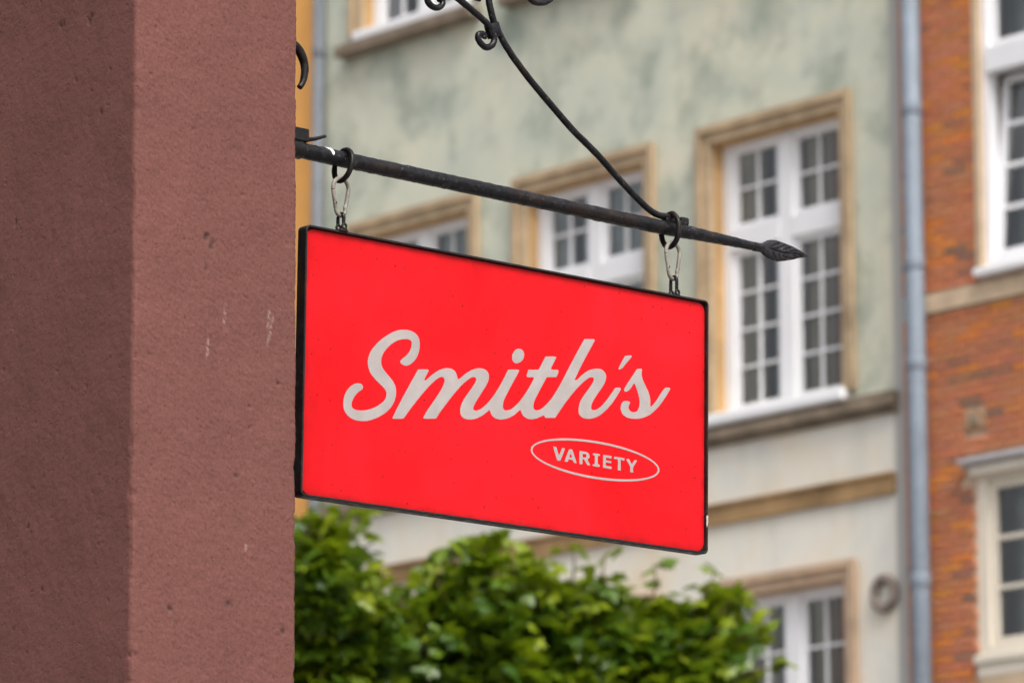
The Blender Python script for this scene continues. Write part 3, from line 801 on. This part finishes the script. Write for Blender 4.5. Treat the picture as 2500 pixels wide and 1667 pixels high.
def maple(label, base, blobs, shoots, count, seed):
    r = random.Random(seed)
    t = thing("maple_tree", label, "tree", base, "maples in front of the far houses")
    bv = Vector(base)
    leaves = []
    def add(p, size, young, up=.6):
        th = r.uniform(0, 2*math.pi)
        nrm = Vector((r.gauss(0, .55), r.gauss(0, .55), up+r.random()*.5)).normalized()
        q = nrm.to_track_quat('Z', 'Y').to_matrix().to_4x4() @ Matrix.Rotation(th, 4, 'Z')
        leaves.append((Matrix.Translation(p) @ q @ Matrix.Scale(size, 4), young, r.randrange(6)))
    tot = sum(b[3]*b[4] for b in blobs)
    for (c, rx, rd, w1, w2) in [(b[0], b[1], b[2], b[3], b[4]) for b in blobs]:
        n_ = int(count*w1*w2/tot)
        for _ in range(n_):
            while True:
                q = Vector((r.uniform(-1, 1), r.uniform(-1, 1), r.uniform(-1, 1)))
                if .12 < q.length < 1: break
            q = q.normalized()*(q.length**.55)
            p = c + RGT*(q.x*rx) + FDEP*(q.y*rd) + Vector((0, 0, q.z*w1))
            p += Vector((noise.noise(p*2.1), noise.noise(p*2.1+Vector((7, 0, 0))), noise.noise(p*2.1+Vector((0, 7, 0)))))*.16
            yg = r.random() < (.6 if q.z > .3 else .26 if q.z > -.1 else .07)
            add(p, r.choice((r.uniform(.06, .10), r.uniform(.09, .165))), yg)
    tw = MB()
    for (p0, p1) in shoots:
        path = smooth_path([p0, (p0+p1)/2+Vector((r.uniform(-.03, .03), r.uniform(-.03, .03), 0)), p1], 5)
        tw.tube(path, [.008-.005*i/(len(path)-1) for i in range(len(path))], 6)
        L_ = (p1-p0).length; nodes = max(2, int(L_/.075))
        for k in range(nodes+1):
            c = p0.lerp(p1, k/nodes)
            for s in range(2 if k < nodes else 3):
                a = r.uniform(0, 6.28)
                add(c+Vector((math.cos(a), math.sin(a), r.uniform(-.1, .3)))*r.uniform(.03, .09), r.uniform(.075, .125), r.random() < .7, .9)
    # limbs: trunk, main boughs
    tr = MB(); top = Vector((base[0], base[1], blobs[0][0].z-.3))
    tp = smooth_path([bv, bv.lerp(top, .35)+Vector((.05, .03, 0)), bv.lerp(top, .7)+Vector((-.03, .04, 0)), top], 6)
    tr.tube(tp, [.11-.065*i/(len(tp)-1) for i in range(len(tp))], 12, rough=.006)
    under(tr.build("trunk", M["bark"]), t)
    for b in blobs:
        lp = smooth_path([bv.lerp(top, .55), bv.lerp(b[0], .7)+Vector((0, 0, .1)), b[0]+Vector((0, 0, b[3]*.6))], 6)
        tw2 = MB(); tw2.tube(lp, [.035-.028*i/(len(lp)-1) for i in range(len(lp))], 8)
        under(tw2.build("limb", M["bark"]), t)
    under(tw.build("twigs", M["bark"]), t)["kind"] = "stuff"
    # the leaves that show largest stand alone, the rest is one mass
    best = {}
    for i, (m_, yg, k) in enumerate(leaves):
        x, y, zc = px(m_.translation)
        if 700 < x < 2000 and 1190 < y < 1680:
            key = (int(x/30), int(y/30))
            if key not in best or zc < best[key][0]: best[key] = (zc, i)
    pick = sorted(best.values())[:285]
    pick = {i for _, i in pick}
    mass = {0: ([], []), 1: ([], [])}
    for i, (m_, yg, k) in enumerate(leaves):
        if i in pick:
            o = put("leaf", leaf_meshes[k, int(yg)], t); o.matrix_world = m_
            o.matrix_parent_inverse = Matrix.Translation(-bv); o.matrix_basis = m_
        else:
            V_, F_ = mass[int(yg)]; b0 = len(V_)
            v, f = leaf_mesh_data(k)
            V_ += [tuple(m_ @ Vector(q)) for q in v]; F_ += [tuple(b0+j for j in q) for q in f]
    V_ = mass[0][0]+mass[1][0]; n0 = len(mass[0][0])
    F_ = mass[0][1]+[tuple(j+n0 for j in q) for q in mass[1][1]]
    me = bpy.data.meshes.new("crown"); me.from_pydata(V_, [], F_)
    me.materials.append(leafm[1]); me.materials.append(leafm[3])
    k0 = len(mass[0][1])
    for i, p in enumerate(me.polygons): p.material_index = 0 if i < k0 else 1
    me.update()
    cr = under(put("crown", me), t); cr["kind"] = "stuff"
    return t

def at(x, y, depth):
    return Vector((0, 0, 1.6)) + (FWD+RGT*((x-1250)/11300)-UPV*((y-833.5)/11300))*depth
def blob(x, y, dep, rx, ry, rd):
    s = dep/11300
    return (at(x, y, dep), rx*s, rd, ry*s, rx*s)
A_bl = [blob(1290, 1640, 23.2, 330, 230, .70), blob(1210, 1470, 22.9, 170, 160, .42), blob(1440, 1540, 23.0, 220, 150, .45), blob(1650, 1590, 23.1, 165, 150, .42),
        blob(1030, 1570, 22.8, 160, 150, .42), blob(1350, 1830, 23.2, 480, 250, .95), blob(1720, 1700, 23.0, 110, 140, .4)]
def sh(x0, y0, x1, y1, d): return (at(x0, y0, d), at(x1, y1, d))
A_sh = [sh(1200, 1420, 1190, 1310, 22.7), sh(1255, 1430, 1250, 1320, 22.7), sh(1395, 1430, 1400, 1345, 22.8), sh(1490, 1450, 1480, 1350, 22.8), sh(1590, 1470, 1595, 1375, 22.9),
        sh(1690, 1500, 1745, 1395, 22.9), sh(1740, 1520, 1790, 1450, 22.9), sh(1760, 1600, 1850, 1530, 22.9), sh(1770, 1660, 1925, 1620, 22.9), sh(1090, 1470, 1060, 1400, 22.7), sh(1150, 1440, 1130, 1340, 22.8), sh(1320, 1420, 1320, 1370, 22.8), sh(1000, 1500, 985, 1430, 22.6)]
c0 = at(1330, 1700, 23.3)
maple("bushy green maple in the middle, below the red sign", (c0.x, c0.y, 0), A_bl, A_sh, 6400, 3)
B_bl = [blob(740, 1560, 22.0, 190, 190, .45), blob(790, 1400, 21.8, 95, 120, .28), blob(870, 1560, 21.9, 120, 110, .35), blob(730, 1780, 22.0, 260, 220, .55)]
B_sh = [sh(790, 1340, 800, 1245, 21.7), sh(770, 1360, 760, 1260, 21.7), sh(850, 1380, 930, 1310, 21.7), sh(830, 1380, 880, 1250, 21.7), sh(880, 1460, 900, 1390, 21.7)]
c1_ = at(720, 1760, 22.2)
maple("taller narrow maple at left, next to the pink house corner", (c1_.x, c1_.y, 0), B_bl, B_sh, 2900, 8)

# ------------------------------------------------------------------ sign bracket
XB = -5.852
def P3(q, dx=0.0): return Vector((XB+dx, q[0], q[1]))
bk = thing("sign_bracket", "black wrought iron wall bracket with scrolls and leaf tip", "bracket", (XB, YH, 3.475))
def bpart(mb, name, m="iron", **kw): return under(mb.build(name, M[m], **kw), bk)
bar_pts = [Vector((XB, 4.30, 3.4787))]+[P3(q) for q in BAR]
bar_rad = [.0133, .0133, .0133, .0133, .0128, .0122, .0094, .0076, .0066]
dense, drad = [], []
for i in range(len(bar_pts)-1):
    n = max(2, int((bar_pts[i+1]-bar_pts[i]).length/.006))
    for k in range(n):
        t = k/n; dense.append(bar_pts[i].lerp(bar_pts[i+1], t)); drad.append(bar_rad[i]*(1-t)+bar_rad[i+1]*t)
dense.append(bar_pts[-1]); drad.append(bar_rad[-1])
bpart(MB().tube(dense, drad, 28, rough=.0009), "bar")
# leaf finial: grooved blade
lt, lb = smooth_path([(0, *q) for q in LEAF_TOP], 10), smooth_path([(0, *q) for q in LEAF_BOT], 10)
n = len(lt)-1; mseg = 26
fv, ff = [], []
def leaf_h(s, v):
    # thickness profile and chased veins
    edge = max(0.0, 1-abs(v)**3.0)
    th = (.0050*(1-s)**.8+.0014)*edge**.5
    if s > .25:
        g = math.exp(-((v+.05)/.085)**2)*min(1, (s-.25)*9)*(1 if s < .86 else max(0, 1-(s-.86)*14))
        th -= .0040*g
        if s < .9:
            ph = (s - .22*abs(v) - .27)/.125
            saw = ph-math.floor(ph)
            if .12 < abs(v) < .93 and ph > 0: th -= .0034*max(0, 1-saw*2.4)
    return th
for side in (1, -1):
    for i in range(n+1):
        s = i/n
        for k in range(mseg+1):
            v = -1+2*k/mseg
            a = lt[i]*((1+v)/2)+lb[i]*((1-v)/2)
            fv.append((XB+side*max(leaf_h(s, v), .0004), a.y, a.z))
K = (n+1)*(mseg+1)
for side in (0, 1):
    for i in range(n):
        for k in range(mseg):
            b0 = side*K+i*(mseg+1)+k
            q = (b0, b0+mseg+1, b0+mseg+2, b0+1)
            ff.append(q if side else q[::-1])
for k0 in (0, mseg):
    for i in range(n): a = i*(mseg+1)+k0; ff.append((a, a+mseg+1, K+a+mseg+1, K+a))
me = bpy.data.meshes.new("leaf_finial"); me.from_pydata(fv, [], ff)
bm = bmesh.new(); bm.from_mesh(me); bmesh.ops.recalc_face_normals(bm, faces=bm.faces); bm.to_mesh(me); bm.free()
for p in me.polygons: p.use_smooth = True
me.materials.append(M["iron_lit"]); under(put("leaf_finial", me), bk)
def rod(name, pts, r0, r1=None, dx=0.0, n=6, m="iron"):
    pth = smooth_path([P3(q, dx) for q in pts], n); L_ = len(pth)-1
    rr = [r0+((r1 if r1 is not None else r0)-r0)*(i/L_)**2 for i in range(L_+1)]
    # rounded ends
    return bpart(MB().tube(pth, rr, 16, rough=.0004), name, m)
rod("brace", BRACE+[(5.04, 3.99), (4.95, 4.10), (4.78, 4.17), (4.50, 4.20)], .0060, .0060)
rod("scroll", [(4.48, 4.02), (4.66, 3.96), (4.78, 3.90)]+SIDE_SCROLL, .0060, .0052, .0035)
rod("scroll", LEFT_SCROLL, .0058, .0050)
rod("scroll", RIGHT_SCROLL, .0054, .0048)
rod("scroll", TIP_SCROLL, .0048, .0036)
rod("wall_curl", [(4.50, 3.63), (4.55, 3.655)]+WALL_CURL, .0085, .0048, m="iron_dark")
cy, cz = COLLAR[0]
ax = Vector((0, .40, -.92)).normalized()
cc = Vector((XB, cy+.0005, cz))
# collar band wrapping both rods (flattened ring)
pr = []
for k in range(28):
    a = 2*math.pi*k/28
    ca, sa = math.cos(a), math.sin(a)
    pr.append((math.copysign(abs(ca)**.6, ca)*.0085, math.copysign(abs(sa)**.6, sa)*.0145))
wd = Vector((0, .92, .40))
mb = MB(); b0 = 0
rows_ = [(-.0125, .93), (-.0118, 1.0), (0.0, 1.02), (.0118, 1.0), (.0125, .93)]
for (t, s) in rows_:
    for (a, b) in pr: mb.v.append(tuple(cc+ax*t+Vector((1, 0, 0))*a*s+wd*b*s))
for j in range(len(rows_)-1):
    for k in range(28): k2 = (k+1) % 28; mb.f.append((j*28+k, j*28+k2, (j+1)*28+k2, (j+1)*28+k)); mb.sm.append(True)
mb.f.append(tuple(range(28))[::-1]); mb.sm.append(False); mb.f.append(tuple(4*28+k for k in range(28))); mb.sm.append(False)
bpart(mb, "collar", fix=True)
# wall end: sleeve, clamp block and split tongue
bpart(MB().tube([(XB, 4.45, 3.479), (XB, 4.628, 3.4785), (XB, 4.632, 3.4785)], [.0158, .0155, .0138], 28, rough=.0005), "sleeve", "iron_dark")
by, bz = BLOCK[0]
bpart(MB().box(XB-.011, XB+.011, 4.58, by+.0085, 3.4915, 3.5145), "clamp_block", "iron_dark", bevel=.0022)
t0, t1 = TONGUE
tp = [Vector((XB, t0[0]-.006, t0[1]-.002)), Vector((XB, (t0[0]+t1[0])/2, (t0[1]+t1[1])/2-.0015)), Vector((XB, t1[0], t1[1]))]
bpart(MB().tube(smooth_path(tp, 6), [.0058-.0020*i/12 for i in range(13)], 10, rough=.0008, squash=(1.3, .72)), "split_tongue", "iron_dark")
# flattened foot of the brace with its rivet head
bpart(MB().box(XB-.0075, XB+.0075, 5.452, 5.503, 3.4835, 3.4915), "brace_foot", bevel=.0025)
bpart(MB().box(XB-.008, XB+.008, 5.4885, 5.5075, 3.484, 3.4985), "rivet_head", bevel=.0032)
# bird dropping / paint drip on the bar
dy = DRIP[0][0]
mb = MB(); m2 = 12
for j, (t, wdt) in enumerate(((1.75, .017), (1.35, .0165), (1.05, .0125), (.75, .0080), (.42, .0066), (.15, .0050), (-.02, .002))):
    for k in (-1, -.4, .4, 1):
        rr_ = .0139+(.0006 if abs(k) < .9 else -.0004)
        mb.v.append((XB+rr_*math.cos(t), dy+.002+k*wdt*.5-(.0055*(t-.5) if t > .6 else 0), 3.4778+rr_*math.sin(t)))
for j in range(6):
    for k in range(3): mb.f.append((j*4+k, j*4+k+1, (j+1)*4+k+1, (j+1)*4+k)); mb.sm.append(True)
bpart(mb, "paint_drip", "paint_white", fix=True)

# ------------------------------------------------------------------ hanging rings and carabiners
def hang_ring(c, rx, rz, rr, tilt, label):
    """c: centre (y, z); the ring stands across the bar"""
    pts = []
    for k in range(48):
        a = 2*math.pi*k/48
        x, z = rx*math.cos(a), rz*math.sin(a)
        pts.append(Vector((XB+x, c[0]+z*tilt[0]+x*tilt[1], c[1]+z)))
    t = tag(MB().tube(pts, rr, 16, closed=True, rough=.0005, seed=c[0]).build("hanging_ring", M["iron_dark"]), label, "ring", "forged rings round the bar")
    return t
hang_ring((RING_C[0][0]-.002, RING_C[0][1]-.0005), .0228, .0268, .0047, (.16, .0), "forged iron ring round the bar nearest the pink wall")
hang_ring((RING_C[1][0], RING_C[1][1]-.001), .0228, .0300, .0049, (.02, .0), "forged iron ring round the bar near the leaf tip")
def carabiner(top, bot, label):
    t = thing("carabiner", label, "carabiner", (XB, bot[0], bot[1]), "carabiners holding the sign")
    h = top[1]-bot[1]; r = .0036
    z0, z1 = bot[1]+r, top[1]-r
    H = z1-z0; c = (top[0]+bot[0])/2
    # pear-shaped outline, wide at the top
    def side(u, sgn):      # u from 0 bottom to 1 top
        return c+sgn*(.0098+.0066*u)
    pts = []
    for k in range(13):
        a = math.pi*k/12
        pts.append((c+.0164*math.cos(a), z1-.0175+.0175*math.sin(a)))
    top_arc = pts
    low = []
    for k in range(11):
        a = math.pi+math.pi*k/10
        low.append((c+.0100*math.cos(a), z0+.0115+.0115*math.sin(a)))
    right = [(side(u, 1), z0+.0115+u*(H-.029)) for u in (.95, .75, .55, .35, .2)]
    # body: from hook on the left bottom round the bottom, up the right, over the top
    body = [(c-.0115, z0+.0165), (c-.0112, z0+.014)]+low[:]+[(c+.0094, z0+.0150), (c+.0108, z0+.0185)]+right[::-1]+top_arc+[(c-.0163, z1-.021)]
    bpth = smooth_path([Vector((XB, a, b)) for a, b in body], 4)
    under(MB().tube(bpth, r, 12, rough=.00015).build("body", M["zinc"]), t)
    gate = [(c-.0162, z1-.0215), (c-.0150, z1-.031), (c-.0128, z0+.024), (c-.0118, z0+.0172)]
    under(MB().tube(smooth_path([Vector((XB, a, b)) for a, b in gate], 4), r*.94, 12).build("gate", M["zinc"]), t)
    under(MB().tube([(XB-.0044, c-.0117, z0+.0205), (XB+.0044, c-.0117, z0+.0205)], .0012, 8).build("pin", M["iron"]), t)
    return t
carabiner(CARA_T[0], CARA_B[0], "dull steel carabiner hanging at the sign's left, wall-side corner")
carabiner(CARA_T[1], CARA_B[1], "dull steel carabiner hanging at the sign's right, street-side corner")

# ------------------------------------------------------------------ the hanging sign
SW, SH, SD, ZO = .901, .4550, .0235, -.0025
sign = thing("hanging_sign", "red hanging shop sign in black frame reading Smith's VARIETY", "sign", (-5.84121, 5.08892, 3.12674))
sign.rotation_euler = (RAD(-.25823), RAD(.66116), RAD(-1.0426))
def rrect(hw, hh, r, n=8):
    out = []
    for cx, cy_, a0 in ((hw-r, hh-r, 0), (-hw+r, hh-r, 90), (-hw+r, -hh+r, 180), (hw-r, -hh+r, 270)):
        for k in range(n+1):
            a = RAD(a0+90*k/n); out.append((cx+r*math.cos(a), cy_+r*math.sin(a)))
    return out
# frame: flat bar bent round, 3.4 mm thick
th = .0036
outer, inner = rrect(SW/2, SH/2, .0095), rrect(SW/2-th, SH/2-th, .006)
loops = [(outer, -.001), (outer, -SD+.001), (rrect(SW/2-.0008, SH/2-.0008, .009), -SD), (inner, -SD), (inner, -.0006), (rrect(SW/2-th+.0006, SH/2-th+.0006, .0064), 0), (rrect(SW/2-.001, SH/2-.001, .009), 0)]
mb = MB(); n = len(outer)
for lp, x in loops:
    for (a, b) in lp:
        wob = .0004*noise.noise(Vector((a*14, b*14, x*30)))
        mb.v.append((x+wob, a+wob*.6, b+wob+ZO))
for j in range(len(loops)):
    j2 = (j+1) % len(loops)
    for k in range(n):
        k2 = (k+1) % n; mb.f.append((j*n+k, j*n+k2, j2*n+k2, j2*n+k)); mb.sm.append(False)
fr = mb.build("frame", M["frame"], sign, fix=True)
# red sheet with rounded corners, set back in the frame
PX = -.0065
def panel():
    poly = rrect(SW/2-th-.0008, SH/2-th-.0008, .0175, 10)
    bm = bmesh.new()
    rings = []
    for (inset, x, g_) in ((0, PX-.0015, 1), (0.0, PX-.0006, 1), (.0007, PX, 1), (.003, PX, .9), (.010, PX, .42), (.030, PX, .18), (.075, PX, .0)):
        lp = rrect(SW/2-th-.0008-inset, SH/2-th-.0008-inset, max(.0175-inset*.6, .004), 10)
        rings.append([bm.verts.new((x, a, b+ZO)) for a, b in lp])
    gv = []
    m_ = len(rings[0])
    for r0, r1 in zip(rings, rings[1:]):
        for k in range(m_): bm.faces.new((r0[k], r0[(k+1) % m_], r1[(k+1) % m_], r1[k]))
    bm.faces.new(rings[-1])
    bmesh.ops.recalc_face_normals(bm, faces=bm.faces)
    me = bpy.data.meshes.new("panel"); bm.to_mesh(me); bm.free()
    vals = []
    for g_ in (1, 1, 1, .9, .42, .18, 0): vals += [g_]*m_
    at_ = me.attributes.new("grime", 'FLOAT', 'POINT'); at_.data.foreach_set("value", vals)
    me.materials.append(M["red"])
    # make sure the sheet faces the street corner (+x)
    return put("panel", me, sign)
panel()
MB().box(-SD+.003, PX-.0022, -SW/2+th, SW/2-th, -SH/2+th+ZO, SH/2-th+ZO).build("backing_sheet", M["backing"], sign)

def flat_shape(name, outlines, lift, smooth=True, n=5):
    cu = bpy.data.curves.new(name, 'CURVE'); cu.dimensions = '2D'; cu.fill_mode = 'FRONT'; cu.extrude = 0.0
    for o_ in outlines:
        pts = [(a/10000, b/10000, 0) for a, b in o_]
        if smooth: pts = [tuple(p) for p in smooth_path(pts, n, closed=True)]
        sp = cu.splines.new('POLY'); sp.points.add(len(pts)-1); sp.use_cyclic_u = True
        for q, p in zip(sp.points, pts): q.co = (p[0], p[1], 0, 1)
    tmp = bpy.data.objects.new(name, cu); COL.objects.link(tmp)
    bpy.context.view_layer.update()
    me = bpy.data.meshes.new_from_object(tmp.evaluated_get(bpy.context.evaluated_depsgraph_get()))
    bpy.data.objects.remove(tmp); bpy.data.curves.remove(cu)
    for v in me.vertices: v.co = (lift, v.co.x, v.co.y)
    me.materials.clear(); me.materials.append(M["letter"]); me.update()
    o = put(name, me, sign)
    return o
for q in SCRIPT_OUTLINES: flat_shape("script_letter", [q], PX+.0004)
for ch, outs in BLOCK_LETTERS: flat_shape("block_letter", outs, PX+.0004, True, 3)
ell = lambda a, b: [(1923.2+10000*a*math.cos(2*math.pi*k/96), -922.3+10000*b*math.sin(2*math.pi*k/96)) for k in range(96)]
ro = flat_shape("oval_outline", [ell(.14743, .03321), ell(.14360, .02938)], PX+.0004, False)
# U-shaped hangers riveted to the top of the frame
inv = sign.matrix_world.inverted()
Ms = Matrix.Translation(sign.location) @ sign.rotation_euler.to_matrix().to_4x4()
Mi = Ms.inverted()
for ut in USH_T:
    tp = Mi @ Vector((XB, ut[0], ut[1]))
    yc, zt, xc = tp.y, tp.z-.0031, tp.x
    zb = SH/2+ZO+.006
    w2 = .0078
    pts = [(xc-w2, yc, zb+.004)]+[(xc+w2*math.cos(math.pi-math.pi*k/10), yc, zt-w2+w2*math.sin(math.pi*k/10)) for k in range(11)]+[(xc+w2, yc, zb+.004)]
    hg = MB().tube(smooth_path([Vector(p) for p in pts], 3), .0031, 12, rough=.0002).build("hanger", M["iron"], sign)
    for sx in (-1, 1):
        x = xc+sx*w2
        # eye plate with a hole, foot spreading onto the frame
        lug = MB(); lug.tube([(x+.0018*math.cos(0), yc+.0042*math.cos(2*math.pi*k/16), zb+.0015+.0042*math.sin(2*math.pi*k/16)) for k in range(16)], .0022, 8, closed=True)
        lug.prism([(yc-.0085, SH/2+ZO-.0005), (yc+.0085, SH/2+ZO-.0005), (yc+.0045, zb-.0015), (yc-.0045, zb-.0015)], lambda a, b, d: (d, a, b), x-.003, x+.003)
        lug.build("lug", M["frame"], sign, fix=True)
# chipped bright paint on the frame
def chip_flake(y, z, sy, sz, x=.0006):
    m_ = MB(); pts = []
    rr_ = random.Random(int(y*9999))
    for k in range(10):
        a = 2*math.pi*k/10; s_ = rr_.uniform(.7, 1.15)
        pts.append((y+sy*math.cos(a)*s_, z+sz*math.sin(a)*s_))
    m_.prism(pts, lambda a, b, d: (d, a, b), x-.0008, x+.0002)
    m_.build("paint_chip", M["chip_grey"], sign, fix=True)
chip_flake(SW/2-.0032, -.170, .0022, .0135, .0004)
